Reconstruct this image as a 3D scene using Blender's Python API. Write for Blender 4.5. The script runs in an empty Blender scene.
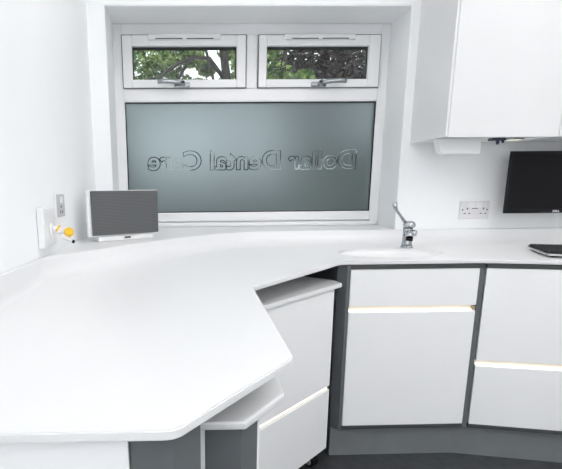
import bpy, bmesh, math, random
from mathutils import Vector, Matrix
random.seed(7)
PI = math.pi
scene = bpy.context.scene
COL = scene.collection

# ------------------------------------------------------------------ materials
def mat(name, col, rough=.5, metal=0., var=0., vscale=8., spec=.5, bump=0., bscale=200., trans=0., ior=1.45, coat=0.):
    m = bpy.data.materials.new(name); m.use_nodes = True
    nt = m.node_tree; b = nt.nodes['Principled BSDF']
    b.inputs['Base Color'].default_value = (*col, 1); b.inputs['Roughness'].default_value = rough
    b.inputs['Metallic'].default_value = metal; b.inputs['Specular IOR Level'].default_value = spec
    b.inputs['Transmission Weight'].default_value = trans; b.inputs['IOR'].default_value = ior
    b.inputs['Coat Weight'].default_value = coat
    tc = nt.nodes.new('ShaderNodeTexCoord')
    if var > 0:
        n = nt.nodes.new('ShaderNodeTexNoise'); n.inputs['Scale'].default_value = vscale; n.inputs['Detail'].default_value = 4
        r = nt.nodes.new('ShaderNodeValToRGB')
        r.color_ramp.elements[0].position = .3; r.color_ramp.elements[1].position = .7
        r.color_ramp.elements[0].color = (*[max(0, c * (1 - var)) for c in col], 1)
        r.color_ramp.elements[1].color = (*[min(1, c * (1 + var)) for c in col], 1)
        nt.links.new(tc.outputs['Object'], n.inputs['Vector']); nt.links.new(n.outputs['Fac'], r.inputs['Fac'])
        nt.links.new(r.outputs['Color'], b.inputs['Base Color'])
    if bump > 0:
        n = nt.nodes.new('ShaderNodeTexNoise'); n.inputs['Scale'].default_value = bscale
        bp = nt.nodes.new('ShaderNodeBump'); bp.inputs['Strength'].default_value = bump; bp.inputs['Distance'].default_value = .001
        nt.links.new(tc.outputs['Object'], n.inputs['Vector']); nt.links.new(n.outputs['Fac'], bp.inputs['Height'])
        nt.links.new(bp.outputs['Normal'], b.inputs['Normal'])
    return m
def emis(name, col, s):
    m = bpy.data.materials.new(name); m.use_nodes = True; b = m.node_tree.nodes['Principled BSDF']
    b.inputs['Base Color'].default_value = (*col, 1)
    b.inputs['Emission Color'].default_value = (*col, 1); b.inputs['Emission Strength'].default_value = s
    return m
M = {}
M['wall'] = mat('painted_wall', (.915, .925, .93), .75, var=.012, vscale=3, bump=.08, bscale=350, spec=.3)
M['ceil'] = mat('ceiling_paint', (.92, .92, .92), .8, spec=.3, var=.01)
M['floor'] = mat('dark_vinyl', (.050, .054, .058), .45, var=.22, vscale=30)
M['upvc'] = mat('window_upvc', (.85, .85, .855), .3, var=.008)
M['corian'] = mat('white_solid_surface', (.79, .792, .795), .28, var=.006, vscale=4)
M['lam'] = mat('white_laminate_lifted', (.905, .908, .912), .35, var=.008, vscale=5)  # white lifted in colour to make up for weak light on low fronts
M['lamwall'] = mat('white_laminate_dimmed', (.755, .757, .76), .3, var=.006)  # the same white darkened to offset stronger light on the wall cabinets
M['grey'] = mat('grey_laminate', (.125, .137, .142), .4, var=.04, vscale=14)
M['rail'] = mat('dark_grey_rail', (.062, .066, .065), .4, var=.05, vscale=20)
M['plinth'] = mat('grey_plinth_board', (.195, .207, .212), .45, var=.05, vscale=10)
M['cream'] = mat('cream_groove', (.88, .83, .75), .4, var=.03, vscale=10)
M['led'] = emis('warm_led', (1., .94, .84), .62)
M['oak'] = mat('tan_groove_end', (.42, .32, .2), .5, var=.1, vscale=40)
M['chrome'] = mat('chrome', (.52, .54, .56), .1, 1., var=.01)
M['satin'] = mat('satin_chrome', (.40, .42, .44), .22, 1., var=.02)
M['black'] = mat('black_plastic', (.010, .010, .011), .4, var=.1, spec=.2)
M['rubber'] = mat('seal_rubber', (.02, .022, .022), .6, var=.1)
M['screen'] = mat('screen_glass', (.010, .010, .011), .3, var=.05, vscale=2, spec=.12)
M['white_plastic'] = mat('white_plastic', (.84, .84, .845), .35, var=.006)
M['plate'] = mat('socket_plate', (.78, .77, .775), .35, var=.01)
M['gplate'] = mat('grey_socket_plate', (.55, .56, .57), .4, var=.03, vscale=60)
M['dark'] = mat('dark_hole', (.03, .03, .03), .6, var=.1)
M['yellow'] = mat('yellow_plastic', (.86, .50, .015), .4, var=.05, vscale=30)
M['navy'] = mat('navy_plastic', (.012, .016, .05), .4, var=.1)
M['silver'] = mat('silver_plastic', (.6, .61, .62), .3, .6, var=.02)
M['key'] = mat('black_keys', (.015, .015, .016), .5, var=.1, vscale=60)
M['logo'] = mat('pale_grey_print', (.75, .76, .78), .5, var=.02)
M['puck'] = emis('pale_lamp_lens', (.93, .93, .72), .3)
M['panel'] = emis('added_lamp_diffuser', (1., .985, .985), 4.0)  # glow of the added square ceiling lamps
M['fillpane'] = emis('fill_window_glow', (.96, .98, 1.), 1.1)  # glow of the two added fill windows
M['tube'] = emis('added_long_lamp_diffuser', (1., .985, .985), 9.)  # stronger glow of the added long ceiling lamp
M['gap'] = mat('grey_gasket', (.16, .16, .16), .6, var=.05)
M['bark'] = mat('bark', (.035, .027, .024), .9, var=.35, vscale=12)
M['glass'] = mat('clear_glass', (.93, .98, .96), .0, trans=1., ior=1.45)
M['frost'] = mat('frosted_glass', (.385, .445, .465), .42, trans=.84, ior=1.35)
M['grass'] = mat('lawn_grass', (.06, .10, .03), .9, var=.4, vscale=3)
M['paving'] = mat('pale_paving', (.42, .42, .40), .9, var=.15, vscale=5)

def leafmat(name, a, b, c):
    m = bpy.data.materials.new(name); m.use_nodes = True; nt = m.node_tree; p = nt.nodes['Principled BSDF']
    p.inputs['Roughness'].default_value = .55
    tc = nt.nodes.new('ShaderNodeTexCoord'); n = nt.nodes.new('ShaderNodeTexNoise'); n.inputs['Scale'].default_value = 5.5; n.inputs['Detail'].default_value = 5
    r = nt.nodes.new('ShaderNodeValToRGB'); r.color_ramp.elements[0].position = .36; r.color_ramp.elements[1].position = .64
    r.color_ramp.elements[0].color = (*a, 1); r.color_ramp.elements[1].color = (*c, 1)
    e = r.color_ramp.elements.new(.5); e.color = (*b, 1)
    nt.links.new(tc.outputs['Object'], n.inputs['Vector']); nt.links.new(n.outputs['Fac'], r.inputs['Fac']); nt.links.new(r.outputs['Color'], p.inputs['Base Color'])
    return m
M['leaf'] = leafmat('green_leaves', (.018, .045, .010), (.13, .23, .05), (.42, .52, .18))
M['leaf_dark'] = leafmat('copper_leaves', (.012, .010, .010), (.030, .020, .022), (.075, .05, .045))
M['hedge'] = leafmat('hedge_leaves', (.015, .03, .012), (.04, .07, .03), (.09, .13, .06))
# speaker grille: fine horizontal weave
def grille():
    m = mat('speaker_grille', (.10, .10, .105), .5, .3); nt = m.node_tree; b = nt.nodes['Principled BSDF']
    tc = nt.nodes.new('ShaderNodeTexCoord')
    w = nt.nodes.new('ShaderNodeTexWave'); w.bands_direction = 'Z'; w.inputs['Scale'].default_value = 55; w.inputs['Distortion'].default_value = 1.2; w.inputs['Detail Scale'].default_value = .4
    r = nt.nodes.new('ShaderNodeValToRGB'); r.color_ramp.elements[0].color = (.085, .088, .09, 1); r.color_ramp.elements[1].color = (.15, .155, .158, 1)
    nt.links.new(tc.outputs['Object'], w.inputs['Vector']); nt.links.new(w.outputs['Fac'], r.inputs['Fac']); nt.links.new(r.outputs['Color'], b.inputs['Base Color'])
    return m
M['grille'] = grille()
# letters cut in the film: streaky dark and pale edges
def lettermat():
    m = mat('letter_edges', (.2, .25, .27), .4); nt = m.node_tree; b = nt.nodes['Principled BSDF']
    tc = nt.nodes.new('ShaderNodeTexCoord'); n = nt.nodes.new('ShaderNodeTexNoise'); n.inputs['Scale'].default_value = 9; n.inputs['Detail'].default_value = 6
    r = nt.nodes.new('ShaderNodeValToRGB'); r.color_ramp.elements[0].position = .47; r.color_ramp.elements[1].position = .60
    r.color_ramp.elements[0].color = (.018, .027, .032, 1); r.color_ramp.elements[1].color = (.55, .62, .62, 1)
    nt.links.new(tc.outputs['Object'], n.inputs['Vector']); nt.links.new(n.outputs['Fac'], r.inputs['Fac']); nt.links.new(r.outputs['Color'], b.inputs['Base Color'])
    return m
M['letters'] = lettermat()

# ------------------------------------------------------------------ helpers
def tag(o, label=None, cat=None, group=None, kind=None):
    if label: o['label'] = label
    if cat: o['category'] = cat
    if group: o['group'] = group
    if kind: o['kind'] = kind
    return o
def empty(name, loc, label, cat, group=None):
    o = bpy.data.objects.new(name, None); COL.objects.link(o); o.location = loc; o.empty_display_size = .05
    return tag(o, label, cat, group)
def wloc(o):
    v = Vector((0, 0, 0))
    while o: v = v + o.location; o = o.parent
    return v
def link(name, me, m, parent=None, origin=None, smooth=False):
    """mesh given in world coordinates; re-based on origin (or on the parent's place)"""
    me.materials.clear(); me.materials.append(m)
    base = wloc(parent) if parent else Vector(origin or (0, 0, 0))
    me.transform(Matrix.Translation(-base))
    if smooth:
        for p in me.polygons: p.use_smooth = True
    o = bpy.data.objects.new(name, me); COL.objects.link(o)
    if parent: o.parent = parent
    elif origin: o.location = origin
    return o
def bm_mesh(bm, name):
    bmesh.ops.recalc_face_normals(bm, faces=bm.faces)
    me = bpy.data.meshes.new(name); bm.to_mesh(me); bm.free(); return me
def bevel_all(bm, w, seg=2, ang=.5):
    if w <= 0: return
    es = [e for e in bm.edges if len(e.link_faces) == 2 and e.calc_face_angle(0) > ang]
    bmesh.ops.bevel(bm, geom=es, offset=w, segments=seg, affect='EDGES', profile=.5)
def prism_bm(bm, pts, z0, z1):
    a = [bm.verts.new((x, y, z0)) for x, y in pts]; b = [bm.verts.new((x, y, z1)) for x, y in pts]
    bm.faces.new(a[::-1]); bm.faces.new(b)
    n = len(pts)
    for i in range(n): bm.faces.new((a[i], a[(i + 1) % n], b[(i + 1) % n], b[i]))
def box_bm(bm, x0, x1, y0, y1, z0, z1):
    prism_bm(bm, [(x0, y0), (x1, y0), (x1, y1), (x0, y1)], z0, z1)
def box(name, x0, x1, y0, y1, z0, z1, m, parent=None, bev=.002, origin=None, xf=None):
    bm = bmesh.new(); box_bm(bm, x0, x1, y0, y1, z0, z1); bmesh.ops.recalc_face_normals(bm, faces=bm.faces)
    bevel_all(bm, bev)
    me = bm_mesh(bm, name)
    if xf: me.transform(xf)
    return link(name, me, m, parent, origin)
def boxes(name, lst, m, parent=None, bev=.0, origin=None, xf=None):
    bm = bmesh.new()
    for b in lst: box_bm(bm, *b)
    bmesh.ops.recalc_face_normals(bm, faces=bm.faces); bevel_all(bm, bev)
    me = bm_mesh(bm, name)
    if xf: me.transform(xf)
    return link(name, me, m, parent, origin)
def prism(name, pts, z0, z1, m, parent=None, bev=.002, origin=None, seg=2):
    bm = bmesh.new(); prism_bm(bm, pts, z0, z1); bmesh.ops.recalc_face_normals(bm, faces=bm.faces); bevel_all(bm, bev, seg)
    return link(name, bm_mesh(bm, name), m, parent, origin)
def tube_bm(bm, pts, rad, seg=16, cap=True, flat=1.):
    pts = [Vector(p) for p in pts]
    if not isinstance(rad, (list, tuple)): rad = [rad] * len(pts)
    rings = []; ref = None
    for i, p in enumerate(pts):
        t = (pts[min(i + 1, len(pts) - 1)] - pts[max(i - 1, 0)]).normalized()
        if ref is None: ref = Vector((0, 0, 1)) if abs(t.z) < .9 else Vector((0, 1, 0))
        u = (ref - t * ref.dot(t)).normalized(); ref = u; v = t.cross(u)
        rings.append([bm.verts.new(p + (u * math.cos(a) + v * math.sin(a) * flat) * rad[i]) for a in [2 * PI * k / seg for k in range(seg)]])
    for a, b in zip(rings, rings[1:]):
        for k in range(seg): bm.faces.new((a[k], a[(k + 1) % seg], b[(k + 1) % seg], b[k]))
    if cap: bm.faces.new(rings[0][::-1]); bm.faces.new(rings[-1])
def tube(name, pts, rad, m, parent=None, seg=16, origin=None, flat=1., smooth=True):
    bm = bmesh.new(); tube_bm(bm, pts, rad, seg, True, flat); o = link(name, bm_mesh(bm, name), m, parent, origin)
    if smooth:
        for p in o.data.polygons: p.use_smooth = len(p.vertices) == 4
    return o
def lathe(name, prof, c, axis, m, parent=None, seg=24, origin=None):
    """prof: (radius, along) pairs; revolve about axis through c"""
    ax = Vector(axis).normalized(); u = ax.orthogonal().normalized(); v = ax.cross(u); bm = bmesh.new(); rings = []
    for r, h in prof:
        rings.append([bm.verts.new(Vector(c) + ax * h + (u * math.cos(a) + v * math.sin(a)) * max(r, 1e-5)) for a in [2 * PI * k / seg for k in range(seg)]])
    for a, b in zip(rings, rings[1:]):
        for k in range(seg): bm.faces.new((a[k], a[(k + 1) % seg], b[(k + 1) % seg], b[k]))
    bm.faces.new(rings[0][::-1]); bm.faces.new(rings[-1])
    return link(name, bm_mesh(bm, name), m, parent, origin, smooth=True)
def strip_frame(lst_outer, inner, y0, y1):
    """four bars between an outer and an inner rectangle"""
    X0, X1, Z0, Z1 = lst_outer; a0, a1, b0, b1 = inner
    return [(X0, a0, y0, y1, Z0, Z1), (a1, X1, y0, y1, Z0, Z1), (a0, a1, y0, y1, Z0, b0), (a0, a1, y0, y1, b1, Z1)]
def text_mesh(body, size, bevel=0., offset=0., fill=True, extrude=0.):
    cu = bpy.data.curves.new('t', 'FONT'); cu.body = body; cu.size = size; cu.bevel_depth = bevel; cu.offset = offset; cu.extrude = extrude
    cu.fill_mode = 'BOTH' if fill else 'NONE'; cu.bevel_resolution = 1; cu.resolution_u = 4
    o = bpy.data.objects.new('t', cu); COL.objects.link(o)
    bpy.context.view_layer.update()
    me = bpy.data.meshes.new_from_object(o.evaluated_get(bpy.context.evaluated_depsgraph_get()))
    bpy.data.objects.remove(o); bpy.data.curves.remove(cu)
    return me
def fit(me, x0, x1, z0, z1, y, mirror=False):
    """fit a text mesh lying in its XY plane into x0..x1, z0..z1 of a wall plane at depth y"""
    xs = [v.co.x for v in me.vertices]; ys = [v.co.y for v in me.vertices]
    ax, bx, ay, by = min(xs), max(xs), min(ys), max(ys)
    for v in me.vertices:
        s = (v.co.x - ax) / (bx - ax); t = (v.co.y - ay) / (by - ay); d = v.co.z
        if mirror: s = 1 - s
        v.co = (x0 + s * (x1 - x0), y - d, z0 + t * (z1 - z0))
    me.update(); return me

FZ = -.04          # floor level
T, B = .78, .766   # worktop top, underside
LZ = .845          # top of upstand, ledge and sill
WY = .31           # window plane
def wall_x(y): return -.43 + .035 * y

# ------------------------------------------------------------------ room shell
RX, RY, CZ = 3.0, -4.3, 2.40
prism('floor', [(-.75, RY - .1), (RX + .1, RY - .1), (RX + .1, .05), (-.75, .05)], FZ - .1, FZ, M['floor'], bev=0); tag(bpy.data.objects['floor'], kind='structure')
prism('ceiling', [(-.75, RY - .1), (RX + .1, RY - .1), (RX + .1, .3), (-.75, .3)], CZ, CZ + .1, M['ceil'], bev=0); tag(bpy.data.objects['ceiling'], kind='structure')
prism('wall_left', [(wall_x(0), .0), (wall_x(RY), RY), (wall_x(RY) - .12, RY), (-.55, .0)], FZ, CZ, M['wall'], bev=0); tag(bpy.data.objects['wall_left'], kind='structure')
box('wall_right', RX, RX + .1, RY, 0, FZ, CZ, M['wall'], bev=0); tag(bpy.data.objects['wall_right'], kind='structure')
box('wall_front', -.75, RX + .1, RY - .1, RY, FZ, CZ, M['wall'], bev=0); tag(bpy.data.objects['wall_front'], kind='structure')
# back wall, solid, with a splayed opening for the window
ro = [(-.35, 1.018, LZ - .015, 1.836), (-.363, 1.050, LZ - .015, 1.857)]    # opening at the room face, at the window plane
bm = bmesh.new()
X0, X1, Z0, Z1, YB = -.60, RX + .1, FZ, CZ, .40
def ring(r, y): return [bm.verts.new(c) for c in ((r[0], y, r[2]), (r[1], y, r[2]), (r[1], y, r[3]), (r[0], y, r[3]))]
fo = ring((X0, X1, Z0, Z1), 0); fi = ring(ro[0], 0); mi = ring(ro[1], WY); bi = ring(ro[1], YB); bo = ring((X0, X1, Z0, Z1), YB)
for a, b in ((fo, fi), (fi, mi), (mi, bi), (bi, bo), (bo, fo)):
    for k in range(4): bm.faces.new((a[k], a[(k + 1) % 4], b[(k + 1) % 4], b[k]))
bmesh.ops.recalc_face_normals(bm, faces=bm.faces)
es = [e for e in bm.edges if (e.verts[0] in fi and e.verts[1] in fi)]
bmesh.ops.bevel(bm, geom=es, offset=.004, segments=2, affect='EDGES')
tag(link('wall_back', bm_mesh(bm, 'wall_back'), M['wall']), kind='structure')

# ------------------------------------------------------------------ window
win = bpy.data.objects.new('window_1', None); COL.objects.link(win); win.location = (.344, WY, LZ); win['kind'] = 'structure'
tag(win, 'white window with two opening top lights over a large frosted pane', 'window')
fy0, fy1 = WY, WY + .07
boxes('window_frame', [(-.363, -.316, fy0, fy1, .846, 1.857), (1.003, 1.050, fy0, fy1, .846, 1.857), (-.316, 1.003, fy0, fy1, 1.805, 1.857),
      (-.316, 1.003, fy0, fy1, 1.491, 1.551), (.315, .372, fy0, fy1, 1.551, 1.805), (-.316, 1.003, fy0, fy1, .872, .919), (-.316, 1.003, fy0 + .02, fy1, .846, .872)], M['upvc'], win, bev=.003)
prism('sill', [(-.3495, -.001), (1.0175, -.001), (1.049, WY - .0005), (-.362, WY - .0005)], LZ - .0145, LZ, M['corian'], win, bev=0)
box('window_board', -.355, 1.040, WY - .022, WY - .001, .8455, .868, M['upvc'], win, bev=.006)
boxes('glazing_bead', strip_frame((-.316, 1.003, .919, 1.491), (-.314, 1.001, .921, 1.487), WY + .002, WY + .03), M['upvc'], win, bev=.002)
boxes('pane_seal', strip_frame((-.314, 1.001, .921, 1.487), (-.309, .996, .926, 1.481), WY + .006, WY + .03), M['rubber'], win)
pane = box('fixed_pane', -.311, .998, WY + .012, WY + .018, .924, 1.483, M['frost'], win, bev=0)
pane['label'] = 'large frosted glass pane with mirrored lettering'
# lettering, read from outside, so mirrored here
me = text_mesh('Dollar Dental Care', .15, bevel=.0026, offset=.004, fill=False)
fit(me, -.208, .916, 1.141, 1.247, WY + .0105, mirror=True)
lt = link('lettering', me, M['letters'], pane); lt['label'] = 'mirrored outlined words Dollar Dental Care'
for i, (a0, a1) in enumerate(((-.317, .313), (.374, 1.0))):
    sx0, sx1, sz0, sz1 = a0 + .003, a1 - .003, 1.554, 1.800
    g0, g1 = a0 + .051, a1 - .049
    if i: g0, g1 = .417, .939
    sash = boxes('sash', strip_frame((sx0, sx1, sz0, sz1), (g0, g1, 1.592, 1.749), WY - .018, WY + .045), M['upvc'], win, bev=.004)
    boxes('sash_gasket', strip_frame((sx0 - .0045, sx1 + .0045, sz0 - .0025, sz1 + .0045), (sx0 + .01, sx1 - .01, sz0 + .01, sz1 - .01), WY - .008, WY - .001), M['gap'], sash)
    boxes('glass_seal', strip_frame((g0 - .001, g1 + .001, 1.591, 1.750), (g0 + .005, g1 - .005, 1.596, 1.740), WY + .004, WY + .03), M['rubber'], sash)
    box('pane', g0 + .002, g1 - .002, WY + .012, WY + .018, 1.594, 1.747, M['glass'], sash, bev=0)
    # trickle vent over the sash
    v0, v1 = ((-.181, .181), (.504, .862))[i]
    vent = box('trickle_vent', v0, v1, WY - .036, WY - .0185, 1.773, 1.8015, M['white_plastic'], win, bev=.006)
    c = (v0 + v1) / 2
    boxes('vent_slot', [(v0 + .036, c - .01, WY - .0375, WY - .03, 1.7765, 1.7805), (c + .01, v1 - .036, WY - .0375, WY - .03, 1.7765, 1.7805)], M['dark'], vent)
    # espagnolette handle
    s = 1 if i else -1
    bx = (-.01, .69)[i]; hz = 1.566
    hd = box('handle', bx - .045, bx + .035, WY - .032, WY - .0185, hz - .014, hz + .010, M['satin'], win, bev=.006)
    hd['label'] = 'satin chrome window handle'
    lathe('handle_hub', [(.0, 0), (.014, 0), (.015, .008), (.013, .022), (.006, .026)], (bx + s * .004, WY - .031, hz + .004), (0, -1, 0), M['satin'], hd, 18)
    tube('handle_lever', [(bx + s * .004, WY - .05, hz + .004), (bx + s * .03, WY - .056, hz + .006), (bx + s * .06, WY - .058, hz + .009), (bx + s * .1, WY - .058, hz + .010), (bx + s * .128, WY - .056, hz + .008)],
         [.009, .011, .0105, .0105, .0095], M['satin'], hd, 14)
    lathe('lock_button', [(.0, 0), (.006, 0), (.006, .004), (.0, .005)], (bx - s * .002, WY - .057, hz + .006), (0, -1, 0), M['dark'], hd, 14)

fill_win_rear = bpy.data.objects.new('window_fill_rear', None); COL.objects.link(fill_win_rear); fill_win_rear.location = (.6, RY, 1.0); fill_win_rear['kind'] = 'structure'  # added out of view; its glowing panes brighten fronts facing the camera
tag(fill_win_rear, 'added wide glowing window behind the camera, unseen fill light', 'window')
boxes('window_frame', [(-.56, -.50, RY + .001, RY + .05, .75, 2.2), (1.74, 1.80, RY + .001, RY + .05, .75, 2.2), (-.50, 1.74, RY + .001, RY + .05, .75, .81), (-.50, 1.74, RY + .001, RY + .05, 2.14, 2.2), (.59, .65, RY + .001, RY + .05, .81, 2.14)], M['upvc'], fill_win_rear)
for x0, x1 in ((-.499, .589), (.651, 1.739)): box('fill_pane', x0, x1, RY + .01, RY + .02, .811, 2.139, M['fillpane'], fill_win_rear, bev=0)

fill_win_left = bpy.data.objects.new('window_fill_left', None); COL.objects.link(fill_win_left); fill_win_left.location = (wall_x(-3.3), -3.3, 1.0); fill_win_left['kind'] = 'structure'  # second added window, unseen; fills the sides that face left
tag(fill_win_left, 'added glowing window in the left wall behind the camera, unseen fill light', 'window')
boxes('window_frame', [(-.53, -.49, -4.1, -4.04, .8, 2.2), (-.53, -.49, -2.66, -2.6, .8, 2.2), (-.53, -.49, -4.04, -2.66, .8, .86), (-.53, -.49, -4.04, -2.66, 2.14, 2.2)], M['upvc'], fill_win_left)
box('fill_pane', -.512, -.502, -4.039, -2.661, .861, 2.139, M['fillpane'], fill_win_left, bev=0)

# ------------------------------------------------------------------ worktop with basin, upstand and ledge
def arc_corner(a, b, c, r, n=6):
    a, b, c = Vector(a), Vector(b), Vector(c); u = (a - b).normalized(); v = (c - b).normalized()
    th = u.angle(v); d = min(r / math.tan(th / 2), (a - b).length * .49, (c - b).length * .49); p, q = b + u * d, b + v * d
    return [tuple(p.lerp(b, t).lerp(b.lerp(q, t), t)) for t in [k / n for k in range(n + 1)]]
def rounded(pts):
    out = []
    n = len(pts)
    for i, (x, y, r) in enumerate(pts):
        if r == 0: out.append((x, y)); continue
        p, q = pts[i - 1], pts[(i + 1) % n]
        out += arc_corner(p[:2], (x, y), q[:2], r)
    return out
g = .002
outline = rounded([(wall_x(-.01) + g, -.002, 0), (wall_x(-1.868) + g, -1.868, 0), (-.016, -1.870, .034), (.172, -1.632, .06), (.182, -1.048, .012), (.572, -.592, .06),
                   (1.115, -.594, .3), (1.46, -.678, 0), (2.05, -.822, 0), (2.05, -.002, 0)])
BC, BA, BB = (.845, -.375), .215, .135     # basin centre and half axes
hole = [(BC[0] + BA * math.cos(t), BC[1] + BB * math.sin(t)) for t in [2 * PI * k / 48 for k in range(48)]]
def slab_with_hole(outer, inner, z0, z1, bev):
    bm = bmesh.new(); loops = []
    for pl in (outer, inner):
        vs = [bm.verts.new((x, y, z1)) for x, y in pl]
        loops.append([bm.edges.new((vs[k], vs[(k + 1) % len(vs)])) for k in range(len(vs))])
    bmesh.ops.triangle_fill(bm, use_beauty=True, use_dissolve=False, edges=[e for l in loops for e in l])
    top = list(bm.faces)
    ext = bmesh.ops.extrude_face_region(bm, geom=top, use_keep_orig=True)
    for v in [g for g in ext['geom'] if isinstance(g, bmesh.types.BMVert)]: v.co.z = z0
    bmesh.ops.recalc_face_normals(bm, faces=bm.faces)
    es = [e for e in bm.edges if len(e.link_faces) == 2 and e.calc_face_angle(0) > 1.2 and abs(e.verts[0].co.z - e.verts[1].co.z) < 1e-6]
    bmesh.ops.bevel(bm, geom=es, offset=bev, segments=2, affect='EDGES')
    return bm_mesh(bm, 'worktop')
me = slab_with_hole(outline, hole, B, T, .0022)
work = link('worktop', me, M['corian'], origin=(.2, -.9, B))
tag(work, 'long white solid-surface worktop bending round the corner with rounded upstand and basin', 'worktop')
# basin bowl
bm = bmesh.new(); prof = [(1.0, T - .0035), (.985, T - .012), (.95, T - .02), (.85, T - .036), (.5, T - .046), (.1, T - .05)]
rings = []
for k, (s, z) in enumerate(prof):
    rings.append([bm.verts.new((BC[0] + BA * s * math.cos(t), BC[1] + BB * s * math.sin(t), z)) for t in [2 * PI * j / 48 for j in range(48)]])
orings = []
for k, (s, z) in enumerate(prof):
    orings.append([bm.verts.new((BC[0] + (BA * s + .006) * math.cos(t), BC[1] + (BB * s + .006) * math.sin(t), z - .006)) for t in [2 * PI * j / 48 for j in range(48)]])
for R in (rings, orings):
    for a, b in zip(R, R[1:]):
        for k in range(48): bm.faces.new((a[k], a[(k + 1) % 48], b[(k + 1) % 48], b[k]))
    bm.faces.new(R[-1])
for k in range(48): bm.faces.new((rings[0][k], rings[0][(k + 1) % 48], orings[0][(k + 1) % 48], orings[0][k]))
link('basin', bm_mesh(bm, 'basin'), M['corian'], work, smooth=True)
lathe('drain', [(.0, 0), (.022, 0), (.022, .003), (.015, .004), (.0, .003)], (BC[0], BC[1], T - .0505), (0, 0, 1), M['chrome'], work)
# upstand: smooth path of its top front edge, left wall -> diagonal -> along the back wall
ctrl = [(-.4555, -.905), (-.445, -.855), (-.389, -.763), (-.308, -.662), (-.249, -.577), (-.149, -.433), (-.072, -.344), (.057, -.205), (.18, -.105), (.30, -.045), (.42, -.024), (.60, -.020), (1.02, -.020), (1.5, -.020), (2.045, -.020)]
def catmull(P, n=5):
    P = [Vector(p) for p in P]; out = []
    for i in range(len(P) - 1):
        p0, p1, p2, p3 = P[max(i - 1, 0)], P[i], P[i + 1], P[min(i + 2, len(P) - 1)]
        for k in range(n):
            t = k / n
            out.append(.5 * ((2 * p1) + (p2 - p0) * t + (2 * p0 - 5 * p1 + 4 * p2 - p3) * t * t + (3 * p1 - p0 - 3 * p2 + p3) * t ** 3))
    out.append(P[-1]); return out
path = catmull(ctrl)
# left run: the upstand keeps going along the left wall as a thin cove
pre = [Vector((wall_x(y) + .012, y)) for y in (-1.862, -1.7, -1.5, -1.3, -1.15, -1.05, -.98)]
path = pre + path
nrm = []
for i in range(len(path)):
    t = (path[min(i + 1, len(path) - 1)] - path[max(i - 1, 0)]).normalized(); nrm.append(Vector((t.y, -t.x)))
cove = [(-.004, LZ), (-.001, LZ - .0012), (0, LZ - .004), (.002, LZ - .015), (.006, LZ - .03), (.016, T + .020), (.034, T + .0085), (.060, T + .0022), (.085, T + .0002), (.095, T - .0006)]
bm = bmesh.new(); rows = []
for p, n, i in zip(path, nrm, range(len(path))):
    sc = min(1., max(.3, .3 + .7 * (i - len(pre) + 1) / 16))
    rows.append([bm.verts.new((p.x + n.x * o * sc, p.y + n.y * o * sc, z)) for o, z in cove])
for a, b in zip(rows, rows[1:]):
    for k in range(len(cove) - 1): bm.faces.new((a[k], b[k], b[k + 1], a[k + 1]))
inner = [r[0] for r in rows]
back = [(2.045, -.0015), (1.02, -.0015), (-.352, -.0015), (wall_x(-.002) + .0015, -.0015)] + [(wall_x(y) + .0015, y) for y in (-.4, -.8, -.9, -.98, -1.3, -1.862)]
bv = [bm.verts.new((x, y, LZ)) for x, y in back]
low = [bm.verts.new((x, y, T + .0008)) for x, y in back]
for k in range(len(bv) - 1): bm.faces.new((bv[k], bv[k + 1], low[k + 1], low[k]))
loop = inner + bv; eds = []
for k in range(len(loop)):
    p, q = loop[k], loop[(k + 1) % len(loop)]
    eds.append(bm.edges.get((p, q)) or bm.edges.new((p, q)))
bmesh.ops.triangle_fill(bm, use_beauty=True, use_dissolve=False, edges=eds, normal=(0, 0, 1))
up = link('upstand', bm_mesh(bm, 'upstand'), M['corian'], work)
for p in up.data.polygons: p.use_smooth = len(p.vertices) == 4

# ------------------------------------------------------------------ base cabinets under the right-hand run
def frame_xf(origin, direction):
    d = Vector((direction[0], direction[1], 0)).normalized(); n = Vector((-d.y, d.x, 0))     # local x along d, local y going back
    return Matrix(((d.x, n.x, 0, origin[0]), (d.y, n.y, 0, origin[1]), (0, 0, 1, 0), (0, 0, 0, 1)))
def groove(parent, x0, x1, yf, z0, z1, xf=None):
    """lit handle groove cut between two fronts: sloping cream lining, LED lip and an end cap"""
    d = .018
    bm = bmesh.new()
    sec = [(yf + .002, z1), (yf + d, z1 - .004), (yf + d, z0 + .004), (yf + .006, z0 + .004), (yf + .006, z0 + .001), (yf + d + .004, z0 + .001), (yf + d + .004, z1 + .001), (yf + .002, z1 + .001)]
    a = [bm.verts.new((x0, y, z)) for y, z in sec]; b = [bm.verts.new((x1, y, z)) for y, z in sec]
    for k in range(len(sec)): bm.faces.new((a[k], a[(k + 1) % len(sec)], b[(k + 1) % len(sec)], b[k]))
    bm.faces.new(a); bm.faces.new(b[::-1]); me = bm_mesh(bm, 'handle_groove')
    if xf: me.transform(xf)
    h = link('handle_groove', me, M['cream'], parent); h['label'] = 'lit cream handle groove'
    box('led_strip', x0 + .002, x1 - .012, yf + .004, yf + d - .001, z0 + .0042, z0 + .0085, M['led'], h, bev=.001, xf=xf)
    box('end_cap', x1 - .010, x1 - .001, yf + .004, yf + d - .001, z0 + .005, z1 - .006, M['oak'], h, bev=0, xf=xf)

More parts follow.
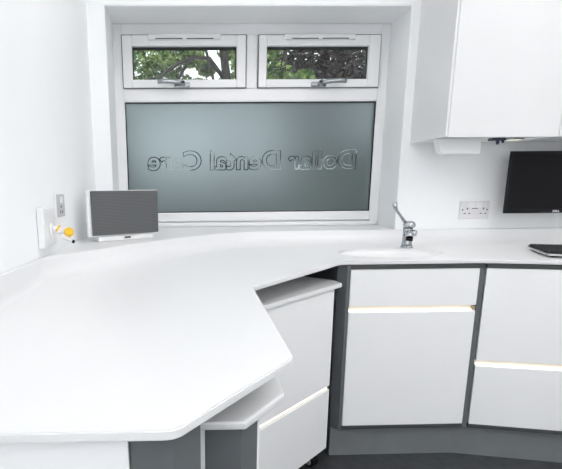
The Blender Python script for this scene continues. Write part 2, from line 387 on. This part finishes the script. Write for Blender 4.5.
# --- first cabinet (left of the pair)
c1 = empty('base_cabinet', (.85, -.59, FZ), 'white base cabinet with grey angled end post, lit groove near its top', 'cabinet', 'base cabinets under the sink run')
yf = -.59
prism('carcass_side', [(.599, yf), (.5715, -.557), (.5715, -.03), (.585, -.03), (.585, -.50), (.611, yf)], .093, .7635, M['grey'], c1, bev=.001)
box('back_panel', .586, 1.100, -.048, -.03, .093, .67, M['grey'], c1, bev=0)
box('bottom_panel', .612, 1.1, yf + .022, -.05, .093, .107, M['grey'], c1, bev=0)
box('carcass_base', .612, 1.104, yf, yf + .021, .093, .1075, M['rail'], c1, bev=.001)
box('top_rail', .612, 1.1245, yf, yf + .03, .7475, .7635, M['rail'], c1, bev=.001)
box('divider_panel', 1.1055, 1.1245, yf, -.03, .093, .7465, M['grey'], c1, bev=.001)
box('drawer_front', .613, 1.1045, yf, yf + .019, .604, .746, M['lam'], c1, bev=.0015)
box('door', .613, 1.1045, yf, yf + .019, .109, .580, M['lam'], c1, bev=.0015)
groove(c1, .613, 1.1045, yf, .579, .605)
# --- second cabinet, turned a little towards the room
P2 = (1.126, -.5935); D2 = (.344, -.081); X2 = frame_xf(P2, D2); W2 = .80
c2 = empty('base_cabinet', (*P2, FZ), 'white base cabinet at right, angled towards the room, lit groove halfway down', 'cabinet', 'base cabinets under the sink run')
box('back_panel', .04, W2 - .019, .382, .40, .108, .745, M['grey'], c2, bev=0, xf=X2)
box('bottom_panel', .03, W2 - .019, .022, .381, .093, .107, M['grey'], c2, bev=0, xf=X2)
box('side_panel', W2 - .018, W2, .022, .40, .093, .745, M['grey'], c2, bev=0, xf=X2)
box('carcass_base', .0025, W2, 0, .021, .093, .1075, M['rail'], c2, bev=.001, xf=X2)
box('top_rail', .0025, W2, 0, .03, .7475, .7635, M['rail'], c2, bev=.001, xf=X2)
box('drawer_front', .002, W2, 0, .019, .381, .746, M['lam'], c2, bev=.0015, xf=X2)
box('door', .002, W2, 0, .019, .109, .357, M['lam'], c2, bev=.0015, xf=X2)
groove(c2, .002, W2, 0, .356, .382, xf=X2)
# --- plinth board following both fronts
pl = prism('plinth', [(.576, -.558), (1.090, -.558), (1.90, -.750), (1.90, -.732), (1.088, -.540), (.588, -.540), (.588, -.1), (.576, -.1)], FZ, .092, M['plinth'], bev=.001, origin=(1.1, -.55, FZ))
tag(pl, 'grey recessed plinth board running under the white base cabinets', 'plinth')

# ------------------------------------------------------------------ end unit under the peninsula
pc = empty('end_cabinet', (-.2, -1.84, FZ), 'white and grey end panel unit carrying the peninsula end of the worktop', 'cabinet')
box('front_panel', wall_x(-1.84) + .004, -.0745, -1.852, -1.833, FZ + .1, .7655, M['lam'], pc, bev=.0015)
prism('corner_post', [(-.0725, -1.846), (-.021, -1.846), (.0135, -1.808), (.0135, -1.79), (-.0725, -1.79)], FZ, .7655, M['grey'], pc, bev=.001)
box('kick_panel', wall_x(-1.82) + .006, -.0745, -1.83, -1.80, FZ, FZ + .099, M['plinth'], pc, bev=.001)

# ------------------------------------------------------------------ mobile pedestals
def castor(parent, x, y, ang):
    b = box('castor', x - .022, x + .022, y - .022, y + .022, .022, .0295, M['black'], parent, bev=.002)
    dx, dy = math.cos(ang), math.sin(ang)
    for s in (-1, 1):
        c = (x - dy * .012 * s + dx * .012, y + dx * .012 * s + dy * .012, FZ + .026)
        lathe('wheel', [(.0, -.008), (.022, -.008), (.026, -.005), (.026, .005), (.022, .008), (.0, .008)], c, (-dy, dx, 0), M['black'], b, 22)
        lathe('wheel_cap', [(.0, 0), (.016, 0), (.012, .002), (.0, .0022)], (c[0] - dy * s * .0082, c[1] + dx * s * .0082, c[2]), (-dy * s, dx * s, 0), M['silver'], b, 18)
    boxes('castor_hood', [(x + dx * .006 - .012, x + dx * .006 + .012, y + dy * .006 - .012, y + dy * .006 + .012, FZ + .05, .0215)], M['silver'], b, bev=.003)
# far one stands across the corner at 45 degrees
s2 = math.sqrt(.5)
# local frame: x along the front (towards the right), y going back; origin at the front right bottom corner
XP = frame_xf((.5445, -.6205), (1, 1)); PW, PD = .46, .36
p1 = empty('mobile_pedestal', (.25, -.70, FZ), 'white mobile drawer pedestal set diagonally in the corner beside the base cabinet', 'pedestal', 'mobile pedestals under the worktop')
def pt(x, y): v = XP @ Vector((x, y, 0)); return (v.x, v.y)
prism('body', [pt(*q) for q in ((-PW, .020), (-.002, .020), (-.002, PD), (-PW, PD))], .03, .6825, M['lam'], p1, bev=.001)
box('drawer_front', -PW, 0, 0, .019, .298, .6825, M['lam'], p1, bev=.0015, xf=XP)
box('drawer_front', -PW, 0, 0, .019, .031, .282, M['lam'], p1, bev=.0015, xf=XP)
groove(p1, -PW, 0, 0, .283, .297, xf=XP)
tp = prism('top', rounded([(*pt(-PW - .01, -.008), 0), (*pt(.034, -.012), .006), (*pt(.0665, .036), .006), (*pt(.0665, PD + .0), .02), (*pt(-PW - .01, PD), 0)]), .683, .70, M['corian'], p1, bev=.004)
for (x, y) in ((-.05, .05), (-PW + .05, .05), (-.05, PD - .06), (-PW + .05, PD - .06)):
    q = pt(x, y); castor(p1, q[0], q[1], -.9)
# near one stands square, at the peninsula end
p2 = empty('mobile_pedestal', (-.1, -1.4, FZ), 'grey-ended mobile pedestal with white top tucked under the near worktop corner', 'pedestal', 'mobile pedestals under the worktop')
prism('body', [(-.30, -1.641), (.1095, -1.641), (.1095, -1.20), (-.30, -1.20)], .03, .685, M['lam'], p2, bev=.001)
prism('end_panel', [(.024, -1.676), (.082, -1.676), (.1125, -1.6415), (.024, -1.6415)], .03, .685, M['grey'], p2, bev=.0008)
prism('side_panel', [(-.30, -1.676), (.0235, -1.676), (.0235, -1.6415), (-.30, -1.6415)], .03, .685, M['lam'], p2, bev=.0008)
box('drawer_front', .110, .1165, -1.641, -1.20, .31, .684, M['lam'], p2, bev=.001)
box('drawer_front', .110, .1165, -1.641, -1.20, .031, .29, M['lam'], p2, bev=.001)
prism('top', rounded([(-.31, -1.694, 0), (.086, -1.696, .004), (.167, -1.592, .028), (.162, -1.19, .01), (-.31, -1.19, 0)]), .6855, .70, M['corian'], p2, bev=.004)
for (x, y) in ((.06, -1.60), (-.25, -1.60), (.06, -1.25), (-.25, -1.25)): castor(p2, x, y, -1.2)

# ------------------------------------------------------------------ wall cabinets
def wall_cab(x0, x1, label):
    o = empty('wall_cabinet', ((x0 + x1) / 2, 0, 1.246), label, 'cabinet', 'white wall cabinets')
    d = -.324; z0, z1 = 1.246, 2.05
    boxes('carcass', [(x0, x0 + .010, d + .0, -.0015, z0, z1), (x1 - .018, x1, d + .02, -.0015, z0, z1), (x0 + .010, x1 - .018, d + .02, -.0015, z1 - .018, z1),
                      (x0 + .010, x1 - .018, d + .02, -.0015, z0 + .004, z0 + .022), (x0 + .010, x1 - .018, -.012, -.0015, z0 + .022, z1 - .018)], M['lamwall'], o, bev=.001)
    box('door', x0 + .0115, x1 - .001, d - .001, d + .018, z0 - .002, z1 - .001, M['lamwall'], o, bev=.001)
    return o
wall_cab(1.057, 1.529, 'white handleless wall cabinet next to the window, above the double socket')
wall_cab(1.531, 2.03, 'white handleless wall cabinet cut off by the right edge, above the monitor')

# towel dispenser below the first wall cabinet
zc = 1.2495
td = empty('towel_dispenser', (1.18, -.21, 1.19), 'pale box-shaped towel dispenser hung under the wall cabinet beside the window', 'dispenser')
bm = bmesh.new()
pr = [(1.070, zc), (1.090, 1.194), (1.102, 1.1845), (1.256, 1.1845), (1.261, 1.188), (1.263, zc)]
a = [bm.verts.new((x, -.235, z)) for x, z in pr]; b = [bm.verts.new((x, -.190, z)) for x, z in pr]
bm.faces.new(a); bm.faces.new(b[::-1])
for k in range(len(pr)): bm.faces.new((a[k], a[(k + 1) % 6], b[(k + 1) % 6], b[k]))
bmesh.ops.recalc_face_normals(bm, faces=bm.faces); bevel_all(bm, .003)
link('housing', bm_mesh(bm, 'housing'), M['white_plastic'], td)
box('mounting_strip', 1.12, 1.22, -.189, -.178, 1.2405, 1.2495, M['gplate'], td, bev=.001)
box('towel_slot', 1.12, 1.24, -.216, -.208, 1.1835, 1.1848, M['gplate'], td, bev=0)
# navy clip
cl = empty('hook_clip', (1.345, -.20, 1.24), 'small navy double hook under the wall cabinet, right of the towel dispenser', 'hook')
box('mounting_plate', 1.316, 1.374, -.226, -.19, 1.240, 1.2495, M['navy'], cl, bev=.001)
tube('hook', [(1.346, -.212, 1.245), (1.345, -.214, 1.238), (1.341, -.222, 1.226)], [.009, .008, .006], M['navy'], cl, 10)
tube('hook', [(1.368, -.212, 1.245), (1.367, -.214, 1.240), (1.364, -.222, 1.232)], [.007, .006, .005], M['navy'], cl, 10)
# under-cabinet lamp
lp = empty('puck_light', (1.425, -.2, 1.2495), 'round pale yellow-green lamp recessed under the wall cabinet above the monitor', 'lamp')
lathe('mounting_rim', [(.0, 0), (.040, 0), (.040, -.003), (.030, -.006), (.0, -.006)][::-1], (1.425, -.20, zc), (0, 0, 1), M['satin'], lp)
lathe('lens', [(.0, -.0062), (.029, -.0062), (.026, -.008), (.0, -.0095)], (1.425, -.20, zc), (0, 0, 1), M['puck'], lp)

# ------------------------------------------------------------------ double socket on the back wall
so = empty('double_socket', (1.398, 0, .936), 'white double wall socket left of the monitor', 'socket')
box('face_plate', 1.325, 1.470, -.012, -.0012, .893, .978, M['plate'], so, bev=.003)
for x in (1.379, 1.415 - .001):
    box('rocker_switch', x - .0165, x + .0165, -.017, -.0118, .946, .972, M['white_plastic'], so, bev=.002)
box('switch_shadow_line', 1.384, 1.412, -.0124, -.0115, .941, .944, M['dark'], so, bev=0)
for x in (1.361, 1.440):
    for (dx, dz, w, h) in ((0, .007, .0042, .0085), (-.0112, -.0155, .0070, .0042), (.0112, -.0155, .0070, .0042)):
        box('pin_hole', x + dx - w / 2 * 1.3, x + dx + w / 2 * 1.3, -.0126, -.0115, .9345 + dz - h / 2, .9345 + dz + h / 2, M['dark'], so, bev=0)
for x in (1.3375, 1.4575):
    lathe('screw', [(.0, 0), (.0042, 0), (.0036, .001), (.0, .0012)], (x, -.0119, .9365), (0, -1, 0), M['satin'], so, 14)

# ------------------------------------------------------------------ monitor on a wall arm
mo = empty('monitor', (1.73, -.10, .923), 'black flat monitor mounted on the wall under the right wall cabinet', 'monitor')
mx0, mx1, mz0, mz1, my = 1.474, 1.990, .923, 1.2015, -.12
boxes('bezel', strip_frame((mx0, mx1, mz0, mz1), (mx0 + .013, mx1 - .013, mz0 + .020, mz1 - .013), my, my + .012), M['black'], mo, bev=.0015)
box('screen', mx0 + .0135, mx1 - .0135, my + .003, my + .011, mz0 + .0205, mz1 - .0135, M['screen'], mo, bev=0)
box('rear_shell', mx0 + .022, mx1 - .002, my + .0125, my + .028, mz0 + .002, mz1 - .002, M['black'], mo, bev=.003)
box('rear_bulge', mx0 + .10, mx1 - .10, my + .0285, my + .05, mz0 + .05, mz1 - .05, M['black'], mo, bev=.006)
box('wall_mount', 1.68, 1.78, my + .0505, -.0012, 1.02, 1.12, M['black'], mo, bev=.004)
me = text_mesh('DELL', .02, extrude=.0004, offset=.0006); fit(me, 1.703, 1.735, .9275, .9365, my - .0006)
lg = link('logo', me, M['logo'], mo); lg['label'] = 'pale grey maker lettering on the lower bezel'

# ------------------------------------------------------------------ keyboard
kA, kB = Vector((1.368, -.576)), Vector((1.458, -.320))
XK = frame_xf((kB.x, kB.y), (kA.x - kB.x, kA.y - kB.y))   # local x runs from the far to the near corner, local y to the right
KL, KW = (kA - kB).length, .17
kb = empty('keyboard', (1.50, -.48, T), 'black keyboard with silver edge lying on the worktop at the right', 'keyboard')
bm = bmesh.new()
prism_bm(bm, rounded([(0, 0, .008), (KL, 0, .02), (KL, KW, .01), (0, KW, .01)]), T + .0082, T + .015)
bmesh.ops.recalc_face_normals(bm, faces=bm.faces); bevel_all(bm, .002); me = bm_mesh(bm, 'tray'); me.transform(XK); link('tray', me, M['silver'], kb)
box('foot', .02, .05, .02, KW - .02, T + .0008, T + .008, M['black'], kb, bev=.001, xf=XK)
box('foot', KL - .05, KL - .02, .02, KW - .02, T + .0008, T + .008, M['black'], kb, bev=.001, xf=XK)
box('deck', .004, KL - .008, .005, KW - .004, T + .0152, T + .0195, M['key'], kb, bev=.002, xf=XK)
nk, mk = 14, 5
for i in range(nk):
    for j in range(mk):
        w = (KL - .022) / nk; h = (KW - .018) / mk
        x = .007 + i * w; y = .009 + j * h
        box('key', x + .0012, x + w - .0012, y + .0012, y + h - .0012, T + .0197, T + .0255, M['key'], kb, bev=.0012, xf=XK)

# ------------------------------------------------------------------ elbow-lever tap
ta = empty('tap', (.993, -.20, T), 'chrome elbow-lever mixer tap standing on the worktop beside the window', 'tap')
tx, ty = .992, -.20
lathe('base_flange', [(.0, 0), (.028, 0), (.028, .004), (.024, .008), (.0, .008)], (tx, ty, T + .0008), (0, 0, 1), M['chrome'], ta, 28)
bm = bmesh.new()
tube_bm(bm, [(tx, ty, T + .008), (tx, ty, T + .02), (tx, ty, T + .07), (tx, ty, T + .0895)], [.0235, .0215, .0195, .0205], 28)
o = link('body', bm_mesh(bm, 'body'), M['satin'], ta)
for p in o.data.polygons: p.use_smooth = len(p.vertices) == 4
lathe('cartridge_head', [(.0, 0), (.0215, 0), (.0265, .005), (.0275, .013), (.0235, .023), (.012, .029), (.0, .0295)], (tx + .003, ty - .004, T + .090), (0, 0, 1), M['chrome'], ta, 28)
tube('spout', [(tx - .002, ty - .008, T + .060), (tx - .010, ty - .035, T + .064), (tx - .020, ty - .062, T + .065), (tx - .027, ty - .080, T + .061), (tx - .030, ty - .087, T + .052)], [.0175, .0170, .0165, .0165, .0155], M['chrome'], ta, 20)
lathe('aerator', [(.0, 0), (.0145, 0), (.0145, .009), (.0, .009)], (tx - .030, ty - .0875, T + .041), (.05, -.12, 1), M['black'], ta, 20)
lathe('control_knob', [(.0, 0), (.012, 0), (.0145, .003), (.0145, .014), (.011, .020), (.0, .021)], (tx + .014, ty - .012, T + .066), (.75, -.65, 0), M['chrome'], ta, 20)
tube('lever', [(tx - .012, ty - .004, T + .108), (tx - .028, ty - .008, T + .125), (tx - .048, ty - .012, T + .148), (tx - .064, ty - .015, T + .166), (tx - .072, ty - .016, T + .180), (tx - .075, ty - .017, T + .199)],
     [.0075, .0068, .0062, .0064, .0095, .0110], M['satin'], ta, 14, flat=.75)

# ------------------------------------------------------------------ speaker on the ledge
sA, sB = Vector((-.385, -.450)), Vector((-.128, -.272))
XS = frame_xf((sA.x, sA.y), (sB.x - sA.x, sB.y - sA.y)); SL = (sB - sA).length
sp = empty('speaker', (-.24, -.33, LZ), 'white tabletop speaker with dark grey mesh front on the ledge by the window', 'speaker')
zb, zt = LZ + .0225, 1.045
bm = bmesh.new(); prism_bm(bm, [(0, .012), (SL, .012), (SL - .065, .105), (.065, .105)], zb, zt); bmesh.ops.recalc_face_normals(bm, faces=bm.faces); bevel_all(bm, .006)
me = bm_mesh(bm, 'cabinet'); me.transform(XS); link('cabinet', me, M['white_plastic'], sp)
box('front_trim', -.003, SL + .001, -.004, .012, zb - .002, zt + .001, M['white_plastic'], sp, bev=.003, xf=XS)
bm = bmesh.new(); box_bm(bm, .010, SL - .001, -.013, -.0042, zb + .003, zt - .001); bmesh.ops.recalc_face_normals(bm, faces=bm.faces); bevel_all(bm, .004)
me = bm_mesh(bm, 'grille'); me.transform(XS); g_ = link('grille', me, M['grille'], sp); g_['label'] = 'dark grey mesh grille'
box('foot', .036, SL - .026, -.008, .08, LZ + .0008, zb - .0025, M['white_plastic'], sp, bev=.003, xf=XS)
ft = box('badge', .150, .178, -.0095, -.0082, LZ + .0085, LZ + .0155, M['dark'], sp, bev=.0005, xf=XS)

# ------------------------------------------------------------------ sockets and valve on the left wall
def wx(y): return wall_x(y) + .0012
ob = empty('outlet_box', (wx(-.80), -.80, .936), 'deep white wall box on the left wall carrying a yellow-knobbed valve', 'wall box')
prism('box_body', [(wx(-.868), -.868), (-.439, -.868), (-.439, -.735), (wx(-.735), -.735)], .872, .996, M['white_plastic'], ob, bev=.003)
box('cover_plate', -.4388, -.4362, -.865, -.738, .875, .993, M['white_plastic'], ob, bev=.0012)
gs = empty('wall_socket', (wx(-.62), -.62, .995), 'grey-faced wall socket in a white surround on the left wall behind the box', 'socket')
prism('surround', [(wx(-.68), -.68), (-.445, -.68), (-.445, -.57), (wx(-.57), -.57)], .954, 1.037, M['white_plastic'], gs, bev=.002)
box('face_plate', -.4448, -.4425, -.677, -.573, .957, 1.034, M['gplate'], gs, bev=.001)
box('rocker_switch', -.4423, -.439, -.64, -.612, 1.004, 1.026, M['white_plastic'], gs, bev=.001)
for (y, z) in ((-.625, .992), (-.638, .974), (-.611, .974)):
    box('pin_hole', -.4423, -.4416, y - .004, y + .004, z - .004, z + .004, M['dark'], gs, bev=0)
va = empty('valve', (-.4165, -.86, .925), 'white plastic valve with round yellow knob and black tip plugged into wall box', 'valve')
lathe('flange', [(.0, 0), (.022, 0), (.022, .004), (.016, .007), (.0, .007)], (-.4166, -.86, .926), (1, .05, 0), M['white_plastic'], va, 24)
tube('body', [(-.410, -.86, .926), (-.400, -.858, .926), (-.391, -.856, .924), (-.385, -.854, .918)], [.0135, .0135, .012, .008], M['white_plastic'], va, 20)
lathe('yellow_ring', [(.0145, -.003), (.0155, -.002), (.0155, .002), (.0145, .003), (.010, .003), (.010, -.003)], (-.396, -.857, .9295), (.72, .1, -.5), M['yellow'], va, 24)
tube('outlet', [(-.387, -.854, .917), (-.376, -.852, .905), (-.364, -.851, .897), (-.354, -.850, .891)], [.0075, .0085, .0075, .006], M['white_plastic'], va, 16)
tube('tip', [(-.3535, -.850, .8905), (-.346, -.849, .8865)], [.0055, .0050], M['black'], va, 14)
tube('knob_stem', [(-.372, -.851, .905), (-.366, -.852, .914)], [.005, .005], M['white_plastic'], va, 12)
lathe('knob', [(.0, 0), (.010, 0), (.0145, .003), (.0155, .008), (.0145, .013), (.010, .016), (.0, .017)], (-.3635, -.851, .915), (.32, -.6, .55), M['yellow'], va, 22)

va.location += Vector((-.0195, .06, -.003))

# ------------------------------------------------------------------ added ceiling lamps (out of the frame, put in to light the room)
lampspots = [(.05, -.92, .26, .26, 'added square flush ceiling light panel nearest the left wall'),
             (1.45, -1.15, .30, .30, 'added square flush ceiling light panel nearest the window wall, above the right-hand cabinets'),
             (1.40, -1.80, .30, .30, 'added square flush ceiling light panel in the middle of the room'),
             (2.50, -2.20, .30, .30, 'added square flush ceiling light panel nearest the right wall'),
             (.735, -2.95, .12, .62, 'added long narrow flush ceiling light just behind the camera')]
for x, y, hw, hl, lab in lampspots:
    o = empty('added_ceiling_light', (x, y, CZ), lab, 'lamp', 'added ceiling light panels')
    boxes('frame', [(x - hw - .01, x - hw, y - hl - .01, y + hl + .01, CZ - .03, CZ - .001), (x + hw, x + hw + .01, y - hl - .01, y + hl + .01, CZ - .03, CZ - .001),
        (x - hw, x + hw, y - hl - .01, y - hl, CZ - .03, CZ - .001), (x - hw, x + hw, y + hl, y + hl + .01, CZ - .03, CZ - .001)], M['upvc'], o)
    box('diffuser', x - hw + .001, x + hw - .001, y - hl + .001, y + hl - .001, CZ - .02, CZ - .012, M['panel' if hw > .2 else 'tube'], o, bev=0)

# ------------------------------------------------------------------ garden seen through the window
GZ = -.35
gr = box('lawn', -14, 16, .45, 26, GZ - .1, GZ, M['grass'], bev=0); tag(gr, 'green lawn beyond the window', 'lawn', kind='structure')
pv = box('path', -4, 2.0, .6, 1.5, GZ + .001, GZ + .03, M['paving'], bev=0); tag(pv, kind='structure')
def leaf_cloud(centres, n, size, squash=.8):
    vs, fs = [], []
    for k in range(n):
        c, r = random.choice(centres)
        d = Vector((random.gauss(0, 1), random.gauss(0, 1), random.gauss(0, 1))).normalized() * r * random.random() ** .45
        p = Vector(c) + Vector((d.x, d.y, d.z * squash))
        u = Vector((random.gauss(0, 1), random.gauss(0, 1), random.gauss(0, .7))).normalized(); v = u.orthogonal().normalized()
        v = (Matrix.Rotation(random.uniform(0, 2 * PI), 3, u) @ v); L = size * random.uniform(.6, 1.3)
        i = len(vs); w = u.cross(v)
        vs += [p - u * L * .5, p + v * L * .26 + w * L * .04, p + u * L * .5, p - v * L * .26 + w * L * .04]; fs.append((i, i + 1, i + 2, i + 3))
    me = bpy.data.meshes.new('leaves'); me.from_pydata([tuple(v) for v in vs], [], fs); me.update(); return me
def tree(name, loc, label, limbs, clouds, n, size, lm):
    o = empty(name, loc, label, 'tree')
    bm = bmesh.new()
    for pts, rad in limbs: tube_bm(bm, pts, rad, 10)
    link('trunk', bm_mesh(bm, 'trunk'), M['bark'], o, smooth=True)
    link('foliage', leaf_cloud(clouds, n, size), lm, o)
    return o
tree('garden_tree', (.62, 4.2, GZ), 'green leafy tree with arching dark branches behind the left top light',
     [([(.66, 4.2, GZ), (.62, 4.2, 1.2), (.56, 4.2, 2.1), (.47, 4.15, 2.75), (.30, 4.1, 3.5)], [.085, .07, .06, .05, .04]),
      ([(.52, 4.2, 2.35), (.30, 4.1, 2.60), (.12, 4.05, 2.60), (-.08, 4.0, 2.52), (-.30, 3.95, 2.36), (-.62, 3.9, 2.28)], [.028, .025, .022, .02, .016, .01]),
      ([(.06, 4.05, 2.58), (-.02, 4.0, 2.44), (-.10, 3.95, 2.30)], [.02, .018, .012]),
      ([(.40, 4.15, 2.1), (.34, 4.1, 2.4), (.24, 4.05, 2.75), (.2, 4.0, 3.1)], [.022, .018, .016, .012])],
     [((-.55, 4.3, 2.72), .36), ((-.35, 4.5, 2.36), .34), ((-.75, 4.0, 2.45), .32), ((-.12, 4.6, 2.78), .30), ((-.30, 4.6, 2.6), .3), ((-.02, 4.7, 2.35), .25), ((.78, 4.0, 2.5), .24), ((.64, 4.4, 2.8), .24), ((-.9, 4.6, 2.1), .5), ((.62, 4.7, 2.4), .2), ((.22, 4.9, 2.38), .2), ((.1, 4.9, 2.82), .2), ((.3, 4.9, 2.66), .13), ((-.4, 4.2, 3.3), .6), ((.6, 4.4, 3.4), .6)],
     6500, .085, M['leaf'])
tree('copper_tree', (2.6, 6.6, GZ), 'dark copper-leaved tree behind the right top light',
     [([(2.6, 6.6, GZ), (2.55, 6.6, 1.5), (2.4, 6.5, 2.6), (2.3, 6.4, 4.)], [.16, .13, .1, .06]), ([(2.5, 6.6, 2.0), (2.1, 6.4, 2.7), (1.7, 6.3, 3.1)], [.06, .045, .02])],
     [((1.85, 6.5, 2.9), .5), ((2.3, 6.4, 2.7), .55), ((2.8, 6.5, 3.0), .6), ((2.3, 6.6, 3.5), .7), ((3.1, 6.6, 2.5), .7), ((2.0, 6.6, 2.3), .55)],
     9000, .11, M['leaf_dark'])
tree('green_tree', (1.34, 5.35, GZ), 'smaller green tree left of the copper-leaved tree, behind the right top light',
     [([(1.34, 5.35, GZ), (1.38, 5.35, 1.5), (1.4, 5.3, 2.4), (1.46, 5.25, 3.0)], [.08, .07, .05, .03])],
     [((1.32, 5.3, 2.62), .27), ((1.62, 5.3, 2.50), .24), ((1.45, 5.3, 2.3), .3), ((1.25, 5.35, 2.98), .2), ((1.75, 5.25, 2.6), .15)],
     2200, .09, M['leaf'])
o = empty('conical_shrub', (-.75, 2.7, GZ), 'dark conical shrub behind the left edge of the frosted pane', 'shrub')
bm = bmesh.new(); tube_bm(bm, [(-.75, 2.7, GZ), (-.75, 2.7, 1.5)], [.05, .02], 10); link('trunk', bm_mesh(bm, 'trunk'), M['bark'], o, smooth=True)
link('foliage', leaf_cloud([((-.75, 2.7, .0), .5), ((-.75, 2.7, .5), .45), ((-.75, 2.7, .95), .36), ((-.75, 2.7, 1.35), .26), ((-.75, 2.7, 1.65), .16)], 3500, .10), M['hedge'], o)
def hedge(name, x0, x1, y0, y1, z1, label, n):
    o = empty(name, ((x0 + x1) / 2, (y0 + y1) / 2, GZ), label, 'hedge')
    bm = bmesh.new(); box_bm(bm, x0 + .12, x1 - .12, y0 + .12, y1 - .12, GZ, z1 - .12); link('core', bm_mesh(bm, 'core'), M['hedge'], o)
    vs = []
    cs = [((random.uniform(x0, x1), random.choice((y0, y1)) if random.random() < .6 else random.uniform(y0, y1), random.uniform(GZ + .1, z1)), .14) for _ in range(260)]
    link('foliage', leaf_cloud(cs, n, .10), M['hedge'], o)
hedge('clipped_hedge', 1.15, 5.5, 2.7, 3.6, 1.62, 'dark clipped hedge standing behind the right half of the frosted pane', 6000)
hedge('boundary_hedge', -7., 4., 8.0, 9.0, 1.35, 'low far hedge behind the left half of the frosted pane', 4000)

# ------------------------------------------------------------------ sky
w = bpy.data.worlds.new('overcast_sky'); scene.world = w; w.use_nodes = True; nt = w.node_tree
bg = nt.nodes['Background']; tc = nt.nodes.new('ShaderNodeTexCoord'); sep = nt.nodes.new('ShaderNodeSeparateXYZ'); r = nt.nodes.new('ShaderNodeValToRGB')
r.color_ramp.elements[0].position = .0; r.color_ramp.elements[0].color = (.80, .85, .88, 1); r.color_ramp.elements[1].position = .6; r.color_ramp.elements[1].color = (.92, .96, 1, 1)
nt.links.new(tc.outputs['Generated'], sep.inputs[0]); nt.links.new(sep.outputs['Z'], r.inputs['Fac']); nt.links.new(r.outputs['Color'], bg.inputs['Color'])
bg.inputs['Strength'].default_value = 1.3

# ------------------------------------------------------------------ camera
cam = bpy.data.cameras.new('camera'); co = bpy.data.objects.new('camera', cam); COL.objects.link(co)
cam.sensor_width = 36; cam.sensor_fit = 'HORIZONTAL'; cam.lens = 31.3003; cam.shift_x = .14472; cam.shift_y = .11233; cam.clip_start = .02
Rx = Vector((.999621, -.026074, -.008806)); Uy = Vector((.014307, .219007, .975618)); Bz = Vector((-.02351, -.975375, .219297))
co.matrix_world = Matrix(((Rx.x, Uy.x, Bz.x, 0.), (Rx.y, Uy.y, Bz.y, -2.38588), (Rx.z, Uy.z, Bz.z, 1.05205), (0, 0, 0, 1)))
scene.camera = co
vs = scene.view_settings
scene.display_settings.display_device = 'sRGB'
vs.view_transform = 'Standard'; vs.look = 'None'; vs.exposure = .62; vs.gamma = 1.; vs.use_curve_mapping = False
scene.cycles.use_denoising = True
scene.cycles.max_bounces = 14; scene.cycles.diffuse_bounces = 8; scene.cycles.transmission_bounces = 10
